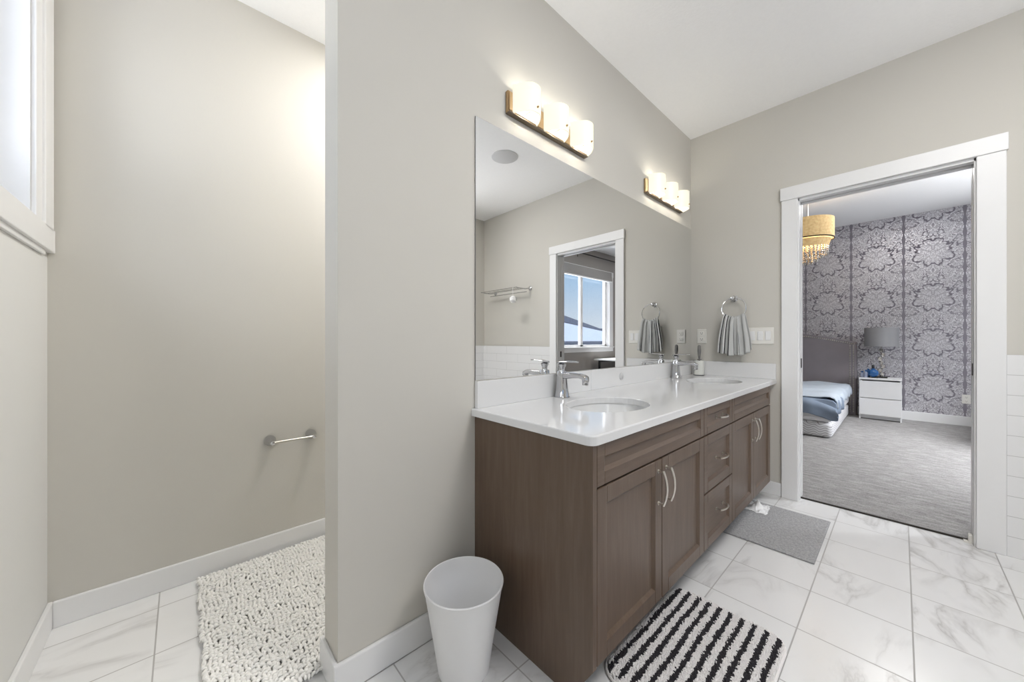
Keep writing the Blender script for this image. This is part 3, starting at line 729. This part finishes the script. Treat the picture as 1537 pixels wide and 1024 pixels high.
lathe(bm, [(.010, .934), (.020, .937), (.012, .943)], (cx, cy - .003, 0), 16, cap=(True, True))
tag(obj('brush', bm, 'greyplastic', smooth=True), 'grey handled brush standing upright in the cream cup', 'brush')

# towel rack seen in the mirror
rk = thing('towel_rack', 'chrome wall mounted towel rack on the wall past the doorway, seen in the mirror', 'towel rack', (0, -2.18, 1.70))
for y in (-1.855, -2.500):
    bm = newbm(); lathe(bm, [(.027, -.0005), (.027, -.008), (.014, -.016), (.009, -.03)], (0, y, 1.712), 20, 'x', (True, True)); tube(bm, [(-.02, y, 1.712), (-.09, y, 1.700), (-.18, y, 1.700), (-.235, y, 1.704)], .007, 8); obj('bracket', bm, 'chrome', rk, smooth=True)
for x, z in ((-.235, 1.704), (-.17, 1.700), (-.11, 1.700), (-.08, 1.665)):
    bm = newbm(); tube(bm, [(x, -1.84, z), (x, -2.515, z)], .005, 8); obj('bar', bm, 'chrome', rk, smooth=True)
bm = newbm(); tube(bm, [(-.235, -1.905, 1.712), (-.243, -1.905, 1.70), (-.240, -1.905, 1.64), (-.238, -1.905, 1.60)], .0016, 6)
t_ = bmesh.new(); bmesh.ops.create_icosphere(t_, subdivisions=4, radius=.042)
for v in t_.verts: v.co *= 1 + .16 * mnoise.noise(v.co * 60) + .08 * mnoise.noise(v.co * 150)
merge(bm, t_, 0, Matrix.Translation((-.236, -1.905, 1.565)))
tag(obj('bath_puff', bm, 'puff', smooth=True), 'white mesh bath puff hanging from the towel rack in the mirror', 'bath puff')
bm = newbm(); lathe(bm, [(.118, H - .0005), (.118, H - .006), (.110, H - .010), (.001, H - .010)], (-.945, -1.252, 0), 40, cap=(True, True))
tag(obj('ceiling_speaker', bm, plain('speaker_grille', (.60, .60, .60, 1), .7, bump=.5, bscale=400), smooth=True), 'round pale grey speaker grille in the white ceiling, seen in the mirror', 'speaker')

# toilet paper holder
tp = thing('toilet_paper_holder', 'empty chrome toilet paper holder bar on the far wall of the toilet room', 'toilet paper holder', (-2.655, YN, .575))
for x in (-2.748, -2.562):
    bm = newbm(); y = YN; lathe(bm, [(.026, -.0005), (.026, -.010), (.024, -.018), (.015, -.030), (.011, -.045), (.012, -.066), (.009, -.078), (.002, -.082)], (x, y, .580), 24, 'y', (True, True)); obj('mount', bm, 'chrome', tp, smooth=True)
bm = newbm(); tube(bm, [(-2.745, YN - .070, .580), (-2.70, YN - .070, .580), (-2.565, YN - .070, .580)], .0055, 10); obj('bar', bm, 'nickel', tp, smooth=True)

# ================================================================== FLOOR ITEMS
bm = newbm(); cx, cy = -2.388, -.187
lathe(bm, [(.001, .002), (.078, .002), (.084, .006), (.098, .10), (.126, .268), (.1305, .284), (.132, .290), (.130, .2935), (.127, .292), (.1235, .270), (.117, .226), (.1155, .224), (.099, .125), (.0975, .122), (.081, .010), (.001, .008)], (cx, cy, 0), 64, cap=(True, True))
tag(obj('waste_bin', bm, 'plastic', smooth=True), 'empty white plastic waste bin on the floor against the end of the vanity', 'bin')

# white chenille rug of looped noodles
rug = thing('bath_rug', 'shaggy white chenille bath rug on the floor of the toilet room', 'rug', (-2.72, .53, 0))
RX0, RX1, RY0, RY1 = -3.020, -2.42, .112, .972
bm = newbm(); rbox(bm, (RX0 + .01, RY0 + .01, .001), (RX1 - .01, RY1 - .01, .008), .003, 1); obj('backing', bm, 'shagbase', rug)
def noodle(P, c, d, L, r, lift):
    """8-sided bent capsule appended to vertex/face lists"""
    vs_, fs_ = P; base_ = len(vs_); side = Vector((-d.y, d.x, 0)); n = 6; st = ((-.5, .25, 0), (-.38, .85, .55), (0, 1.0, 1.0), (.38, .85, .55), (.5, .25, 0))
    for t, rr, l in st:
        p = c + d * (t * L) + Vector((0, 0, lift * l))
        for i in range(n):
            a = 2 * pi * i / n; vs_.append(p + side * (r * rr * cos(a)) + Vector((0, 0, r * rr * sin(a))))
    for s_ in range(4):
        for i in range(n):
            j = (i + 1) % n; fs_.append((base_ + s_ * n + i, base_ + s_ * n + j, base_ + (s_ + 1) * n + j, base_ + (s_ + 1) * n + i))
def pdata(name, P, mats, parent, idx=None):
    me = bpy.data.meshes.new(name); me.from_pydata([tuple(v) for v in P[0]], [], P[1])
    for m in mats: me.materials.append(M[m])
    for i, p in enumerate(me.polygons):
        p.use_smooth = True
        if idx: p.material_index = idx[i]
    o = bpy.data.objects.new(name, me); sc.collection.objects.link(o); o.parent = parent; me.transform(Matrix.Translation(-Vector(parent.location))); o['kind'] = 'stuff'; return o
P = ([], []); y = RY0
while y < RY1:
    x = RX0
    while x < RX1:
        px = x + random.uniform(-.003, .003) + .004 * sin(y * 30); py = y + random.uniform(-.003, .003)
        a = random.uniform(-.6, .6) + (pi / 2 if random.random() < .35 else 0)
        noodle(P, Vector((px, py, .013 + random.uniform(-.001, .003))), Vector((cos(a), sin(a), 0)), random.uniform(.017, .023), random.uniform(.0048, .0062), .007)
        x += .0135
    y += .0115
pdata('pile', P, ['white_pile'], rug)

# charcoal and white striped bath mat
mat_ = thing('bath_mat', 'charcoal and white striped tufted bath mat in front of the near cabinet doors', 'mat', (-1.775, -.70, 0))
MX0, MX1, MY0, MY1, MR = -2.075, -1.470, -.905, -.492, .075
def rr_outline(x0, x1, y0, y1, r, n=8):
    P_ = []
    for cx_, cy_, a0 in ((x1 - r, y1 - r, 0), (x0 + r, y1 - r, pi / 2), (x0 + r, y0 + r, pi), (x1 - r, y0 + r, 3 * pi / 2)):
        for i in range(n + 1): a = a0 + i / n * pi / 2; P_.append((cx_ + r * cos(a), cy_ + r * sin(a)))
    return P_
bm = newbm(); oo = rr_outline(MX0, MX1, MY0, MY1, MR); ringf(bm, [[(x, y, .001) for x, y in oo], [(x, y, .006) for x, y in oo]]); obj('backing', bm, 'rubber', mat_)
bm = newbm(); tube(bm, [(x, y, .0065) for x, y in rr_outline(MX0 + .004, MX1 - .004, MY0 + .004, MY1 - .004, MR - .004)], .0045, 6, closed=True); obj('binding', bm, 'pile_w', mat_, smooth=True)
P = ([], []); idx = []; ns = 10; pitch = (MY1 - MY0 - .022) / ns
y = MY0 + .010
while y < MY1 - .008:
    x = MX0 + .010
    while x < MX1 - .008:
        px, py = x + random.uniform(-.0015, .0015), y + random.uniform(-.0015, .0015)
        qx = max(MX0 + MR - px, px - (MX1 - MR), 0); qy = max(MY0 + MR - py, py - (MY1 - MR), 0)
        if qx * qx + qy * qy < (MR - .009) ** 2:
            ph = ((py + .0012 * sin(px * 23) + random.uniform(-.0020, .0020) - MY0 - .016) / pitch) % 1
            dark = .10 < ph < .53 and px < MX1 - .020 and px > MX0 + .018
            b_ = len(P[0]); hgt = random.uniform(.010, .014); lx, ly = random.uniform(-.003, .003), random.uniform(-.003, .003); r_ = .0032
            for i in range(4): a = pi / 2 * i + random.random(); P[0].append(Vector((px + r_ * cos(a), py + r_ * sin(a), .005)))
            for i in range(4): a = pi / 2 * i + .5; P[0].append(Vector((px + lx + r_ * .8 * cos(a), py + ly + r_ * .8 * sin(a), .005 + hgt)))
            for i in range(4): j = (i + 1) % 4; P[1].append((b_ + i, b_ + j, b_ + 4 + j, b_ + 4 + i)); idx.append(1 if dark else 0)
            P[1].append((b_ + 4, b_ + 5, b_ + 6, b_ + 7)); idx.append(1 if dark else 0)
        x += .0046
    y += .0046
pdata('pile', P, ['pile_w', 'pile_k'], mat_, idx)

# flat grey mat
gm = thing('floor_mat', 'flat plain grey woven mat in front of the far cabinet, near the doorway', 'mat', (-.53, -.69, 0))
bm = newbm(); rbox(bm, (-.822, -.886, .001), (-.235, -.476, .009), .003, 2); obj('weave', bm, 'greymat', gm)
bm = newbm(); tube(bm, [(-.822, -.886, .004), (-.235, -.886, .004), (-.235, -.476, .004), (-.822, -.476, .004)], .0028, 6, closed=True); obj('edge_binding', bm, 'rubber', gm)
# crumpled tissue
bm = newbm(); n = 22; G = []
for j in range(n + 1):
    row = []
    for i in range(n + 1):
        u, v = i / n * 2 - 1, j / n * 2 - 1; rr = math.hypot(u, v)
        z = .010 + .046 * max(0, 1 - rr * 1.7) ** 1.1 + .012 * max(0, 1 - rr * .6) * (mnoise.noise(Vector((u * 3, v * 3, 2))) + .6) + .006 * mnoise.noise(Vector((u * 9, v * 9, 5)))
        row.append(bm.verts.new((-.352 + .078 * u + .02 * mnoise.noise(Vector((u * 2, v * 2, 9))), -.545 + .060 * v + .018 * mnoise.noise(Vector((v * 2, u * 2, 4))), max(.0098, z))))
    G.append(row)
for j in range(n):
    for i in range(n): bm.faces.new((G[j][i], G[j][i + 1], G[j + 1][i + 1], G[j + 1][i]))
o = tag(obj('tissue', bm, 'tissue', smooth=True), 'crumpled white tissue lying on the flat grey mat', 'tissue'); md = o.modifiers.new('thickness', 'SOLIDIFY'); md.thickness = .0008

# ================================================================== BEDROOM
bd = thing('bed', 'bed with pale blue duvet and studded grey headboard against the damask wallpaper', 'bed', (3.1, .15, 0))
BX0, BX1, BY0, BY1 = 2.135, 4.02, -.665, .95
bm = newbm(); rbox(bm, (BX0, BY0, .010), (BX1, BY1, .178), .045, 4); obj('box_spring', bm, 'boxspring', bd, smooth=True)
bm = newbm(); rbox(bm, (BX0 - .005, BY0 - .004, .182), (BX1, BY1, .400), .05, 4); obj('mattress', bm, 'mattress', bd, smooth=True)
def cover(name, x0, x1, y0, y1, ztop, hang, seed, mat, puff=.03, foot=True, tail=0.0):
    """draped cloth: a top sheet whose rim falls over the foot and the near side"""
    bm = newbm(); nx, ny = 60, 50; G = []
    Lx, Ly = x1 - x0, y1 - y0; hf = hang if foot else 0
    for j in range(ny + 1):
        row = []
        for i in range(nx + 1):
            s = i / nx * (Lx + hf) - hf; t = j / ny * (Ly + 2 * hang) - hang
            x = x0 + max(s, 0); y = y0 + min(max(t, 0), Ly); z = ztop
            nz = mnoise.noise(Vector((s * 4, t * 4, seed))); n3 = mnoise.noise(Vector((s * 11, t * 11, seed + 3)))
            z += puff * nz + puff * .3 * n3
            ds = max(-s, 0); dt = max(-t, t - Ly, 0)
            r = .05
            def fall(d):
                if d <= 0: return 0, 0
                a = min(d / r, pi / 2); return r * sin(a), r * (1 - cos(a)) + max(0, d - r * pi / 2)
            ox, zx = fall(ds); oy, zy = fall(dt)
            k_ = tail * max(0, 1 - abs(t + .02) * 5) if ds > 0 else 0
            wv = .012 * sin(t * 22 + seed) * min(1, ds * 8) + .012 * sin(s * 19 + seed) * min(1, dt * 8)
            x -= ox + (wv if ds > 0 else 0); 
            if t < 0: y -= oy + (wv if dt > 0 else 0)
            else: y += oy
            z -= max(zx, zy) + .3 * min(zx, zy) + k_
            row.append(bm.verts.new((x, y, max(z, .03))))
        G.append(row)
    for j in range(ny):
        for i in range(nx): bm.faces.new((G[j][i], G[j][i + 1], G[j + 1][i + 1], G[j + 1][i]))
    o = obj(name, bm, mat, bd, smooth=True); md = o.modifiers.new('thickness', 'SOLIDIFY'); md.thickness = .012; md.offset = 1; return o
cover('bedspread', BX0 + .015, 2.75, BY0 + .02, BY1 - .02, .418, .17, 4.0, 'sheet', .012, True, .06)
cover('duvet', BX0 + .07, 3.92, BY0 + .03, BY1 - .03, .452, .15, 1.5, 'duvet', .022, False)
# headboard: arched top, studded border
def hb_top(y): u = (y - .15) / .89; return 1.215 - .15 * abs(u) ** 1.5
bm = newbm(); ys = [-.74 + 1.78 * i / 40 for i in range(41)]
def hb_ring(x, ins): return [(x, max(-.74 + ins, min(1.04 - ins, y)), hb_top(y) - ins) for y in ys] + [(x, 1.04 - ins, .01), (x, -.74 + ins, .01)]
ringf(bm, [hb_ring(4.18, 0), hb_ring(4.075, 0), hb_ring(4.060, .012)]); obj('headboard', bm, 'velvet', bd)
bm = newbm()
for i in range(75): y = -.715 + 1.73 * i / 74; sphere(bm, (4.058, y, hb_top(y) - .035), .009, 8, 5, (.6, 1, 1))
for yy in (-.708, -.672, 1.008):
    for i in range(40): sphere(bm, (4.058, yy, .06 + i * .0245), .008, 8, 5, (.6, 1, 1))
obj('nailhead_trim', bm, 'nickel', bd, smooth=True)

# nightstand
nsd = thing('nightstand', 'white two drawer nightstand beside the bed, under the grey lamp', 'nightstand', (4.0, -.98, 0))
NX, NY0, NY1, NH = 3.82, -1.182, -.778, .575
bm = newbm(); rbox(bm, (NX + .018, NY0, .0), (4.185, NY0 + .016, NH - .022), .001, 1); rbox(bm, (NX + .018, NY1 - .016, 0), (4.185, NY1, NH - .022), .001, 1); box(bm, (NX + .04, NY0 + .016, .02), (4.185, NY1 - .016, .06)); box(bm, (4.17, NY0 + .016, .02), (4.185, NY1 - .016, NH - .03)); box(bm, (NX + .03, NY0 + .016, .06), (4.17, NY1 - .016, .068))
obj('body', bm, 'mdf', nsd)
bm = newbm(); rbox(bm, (NX - .003, NY0 - .002, NH - .022), (4.185, NY1 + .002, NH), .002, 1); obj('top', bm, 'mdf', nsd)
for a, b in ((.072, .297), (.305, .535)):
    bm = newbm(); rbox(bm, (NX, NY0 + .004, a), (NX + .018, NY1 - .004, b), .0015, 1); obj('drawer', bm, 'mdf', nsd)
# lamp
lp = thing('table_lamp', 'grey drum shade table lamp with twisted crystal stem on the white nightstand', 'lamp', (3.99, -.99, NH)); c = (3.99, -.99, 0)
bm = newbm(); rbox(bm, (3.93, -1.05, NH + .0005), (4.05, -.93, NH + .016), .003, 1); obj('foot', bm, 'darkmetal', lp)
bm = newbm(); z = NH + .016
for i in range(7): sphere(bm, (c[0] + .016 * cos(i * 2.1), c[1] + .016 * sin(i * 2.1), z + .03 + i * .054), .030, 10, 6, (.9, .9, 1.1))
tube(bm, [(c[0], c[1], z), (c[0], c[1], 1.03)], .006, 8); obj('stem', bm, 'crystal', lp)
bm = newbm(); lathe(bm, [(.168, 1.005), (.168, 1.262), (.165, 1.262), (.165, 1.005), (.168, 1.005)], c, 48); box(bm, (c[0] - .165, c[1] - .003, 1.24), (c[0] + .165, c[1] + .003, 1.246)); obj('lamp_shade', bm, 'shadegrey', lp, smooth=True)
# bottles and tray
bm = newbm(); rbox(bm, (3.86, -.965, NH + .0005), (3.92, -.87, NH + .009), .002, 1); tag(obj('tray', bm, 'darkmetal'), 'small dark tray under the blue bottle on the nightstand', 'tray')
pb = thing('perfume_bottle', 'round blue bottle with a black stopper on the nightstand', 'bottle', (3.89, -.915, NH + .0095), None)
z = NH + .0095; bm = newbm(); sphere(bm, (3.89, -.915, z + .055), .055, 20, 14); lathe(bm, [(.016, .100), (.016, .120)], (3.89, -.915, z), 12, cap=(True, True)); obj('flask', bm, 'bluebottle', pb, smooth=True)
bm = newbm(); lathe(bm, [(.012, .120), (.016, .128), (.013, .160), (.004, .172)], (3.89, -.915, z), 12, cap=(True, True)); obj('stopper', bm, 'black', pb, smooth=True)
for (x, y, hh, rr, mm, lb) in ((3.88, -.845, .105, .019, 'clearbottle', 'slim pale blue bottle next to the round blue bottle'), (3.90, -.808, .085, .022, 'clearbottle', 'short pale lilac bottle at the bed side edge of the nightstand'), (3.96, -.865, .12, .018, 'bluebottle', 'slim dark blue bottle standing behind the pale bottles')):
    b_ = thing('toiletry_bottle', lb, 'bottle', (x, y, NH), 'small bottles on the nightstand')
    bm = newbm(); lathe(bm, [(rr, .0005), (rr, hh * .65), (rr * .5, hh * .75), (rr * .5, hh * .8)], (x, y, NH), 14, cap=(True, True)); obj('body', bm, mm, b_, smooth=True)
    bm = newbm(); lathe(bm, [(rr * .6, hh * .8), (rr * .6, hh)], (x, y, NH), 12, cap=(True, True)); obj('cap', bm, 'bluebottle', b_, smooth=True)

# chandelier
ch = thing('chandelier', 'lit gold woven drum chandelier with hanging crystals in the bedroom', 'chandelier', (2.2, -.447, 2.2)); c = (2.2, -.447, 0)
bm = newbm(); lathe(bm, [(.232, 2.232), (.232, 2.452), (.228, 2.452), (.228, 2.232), (.232, 2.232)], c, 48); obj('drum_shade', bm, 'woven', ch, smooth=True)
bm = newbm(); lathe(bm, [(.2345, 2.224), (.2345, 2.236), (.226, 2.236), (.226, 2.224), (.2345, 2.224)], c, 48); obj('band', bm, 'darkmetal', ch, smooth=True)
bm = newbm(); lathe(bm, [(.180, 2.140), (.205, 2.222), (.202, 2.222), (.177, 2.140), (.180, 2.140)], c, 40); obj('lower_drum', bm, 'woven', ch, smooth=True)
bm = newbm(); tube(bm, [(c[0], c[1], 2.46), (c[0], c[1], HB - .02)], .006, 8); lathe(bm, [(.06, HB - .03), (.06, HB - .0005)], c, 24, cap=(True, True)); tube(bm, [(c[0] - .228, c[1], 2.45), (c[0] + .228, c[1], 2.45)], .004, 6); tube(bm, [(c[0], c[1] - .228, 2.45), (c[0], c[1] + .228, 2.45)], .004, 6); obj('rod', bm, 'nickel', ch, smooth=True)
bm = newbm()
for rad, n, L in ((.176, 30, .07), (.13, 22, .10), (.085, 14, .14), (.04, 7, .17)):
    for i in range(n):
        a = 2 * pi * i / n; x, y = c[0] + rad * cos(a), c[1] + rad * sin(a); k_ = int(L / .022)
        for q_ in range(k_): sphere(bm, (x, y, 2.135 - q_ * .022), .009, 6, 4)
        sphere(bm, (x, y, 2.135 - k_ * .022 - .008), .011, 6, 5, (1, 1, 1.8))
obj('crystals', bm, 'crystal', ch, kind='stuff')
light('chandelier_light', 'POINT', (c[0], c[1], 2.31), 7, (1, .86, .62), .05)

# blind, curtain rod, desk and chair seen by way of the mirror
bl = thing('window_blind', 'raised grey roman blind at the top of the bedroom window, seen in the mirror', 'blind', (2.3, -2.8, 2.3))
bm = newbm()
for i, (a, b) in enumerate(((2.345, 2.432), (2.292, 2.350), (2.262, 2.302))): rbox(bm, (1.26, -2.778, a), (3.24, -2.752 + .006 * i, b), .003, 1)
obj('folds', bm, 'blind', bl)
bm = newbm(); rbox(bm, (1.26, -2.776, 2.238), (3.24, -2.742, 2.262), .003, 1); obj('bottom_rail', bm, 'trim', bl)
rd = thing('curtain_rod', 'thin dark curtain rod on brackets above the bedroom window, seen in the mirror', 'curtain rod', (2.3, -2.8, 2.65))
bm = newbm(); tube(bm, [(.9, -2.72, 2.655), (3.95, -2.72, 2.655)], .012, 10); obj('pole', bm, 'darkmetal', rd, smooth=True)
for x in (1.0, 2.18, 3.85):
    bm = newbm(); tube(bm, [(x, -2.8, 2.60), (x, -2.8, 2.66), (x, -2.73, 2.645)], .008, 6); obj('bracket', bm, 'darkmetal', rd)
dk = thing('desk', 'white topped desk with black frame under the bedroom window, seen in the mirror', 'desk', (3.2, -2.45, 0))
bm = newbm(); rbox(bm, (2.60, -2.74, .715), (3.75, -2.14, .742), .003, 1); obj('desktop', bm, 'mdf', dk)
for x in (2.66, 3.68):
    for y in (-2.68, -2.20):
        bm = newbm(); rbox(bm, (x, y, .009), (x + .03, y + .03, .715), .002, 1); obj('leg', bm, 'black', dk)
bm = newbm(); rbox(bm, (2.66, -2.68, .68), (3.71, -2.66, .714), .002, 1); rbox(bm, (2.66, -2.20, .68), (3.71, -2.18, .714), .002, 1); obj('apron', bm, 'black', dk)
cc = thing('desk_chair', 'black desk chair pushed under the white topped desk, seen in the mirror', 'chair', (3.05, -2.30, 0))
bm = newbm(); rbox(bm, (2.85, -2.52, .43), (3.27, -2.10, .49), .02, 3); obj('seat', bm, 'black', cc)
bm = newbm(); rbox(bm, (2.87, -2.09, .50), (3.25, -2.05, .70), .015, 3); obj('backrest', bm, 'greyplastic', cc)
for x in (2.88, 3.22):
    for y in (-2.49, -2.12):
        bm = newbm(); tube(bm, [(x, y, .44), (x, y, .009)], .012, 8); obj('leg', bm, 'black', cc)
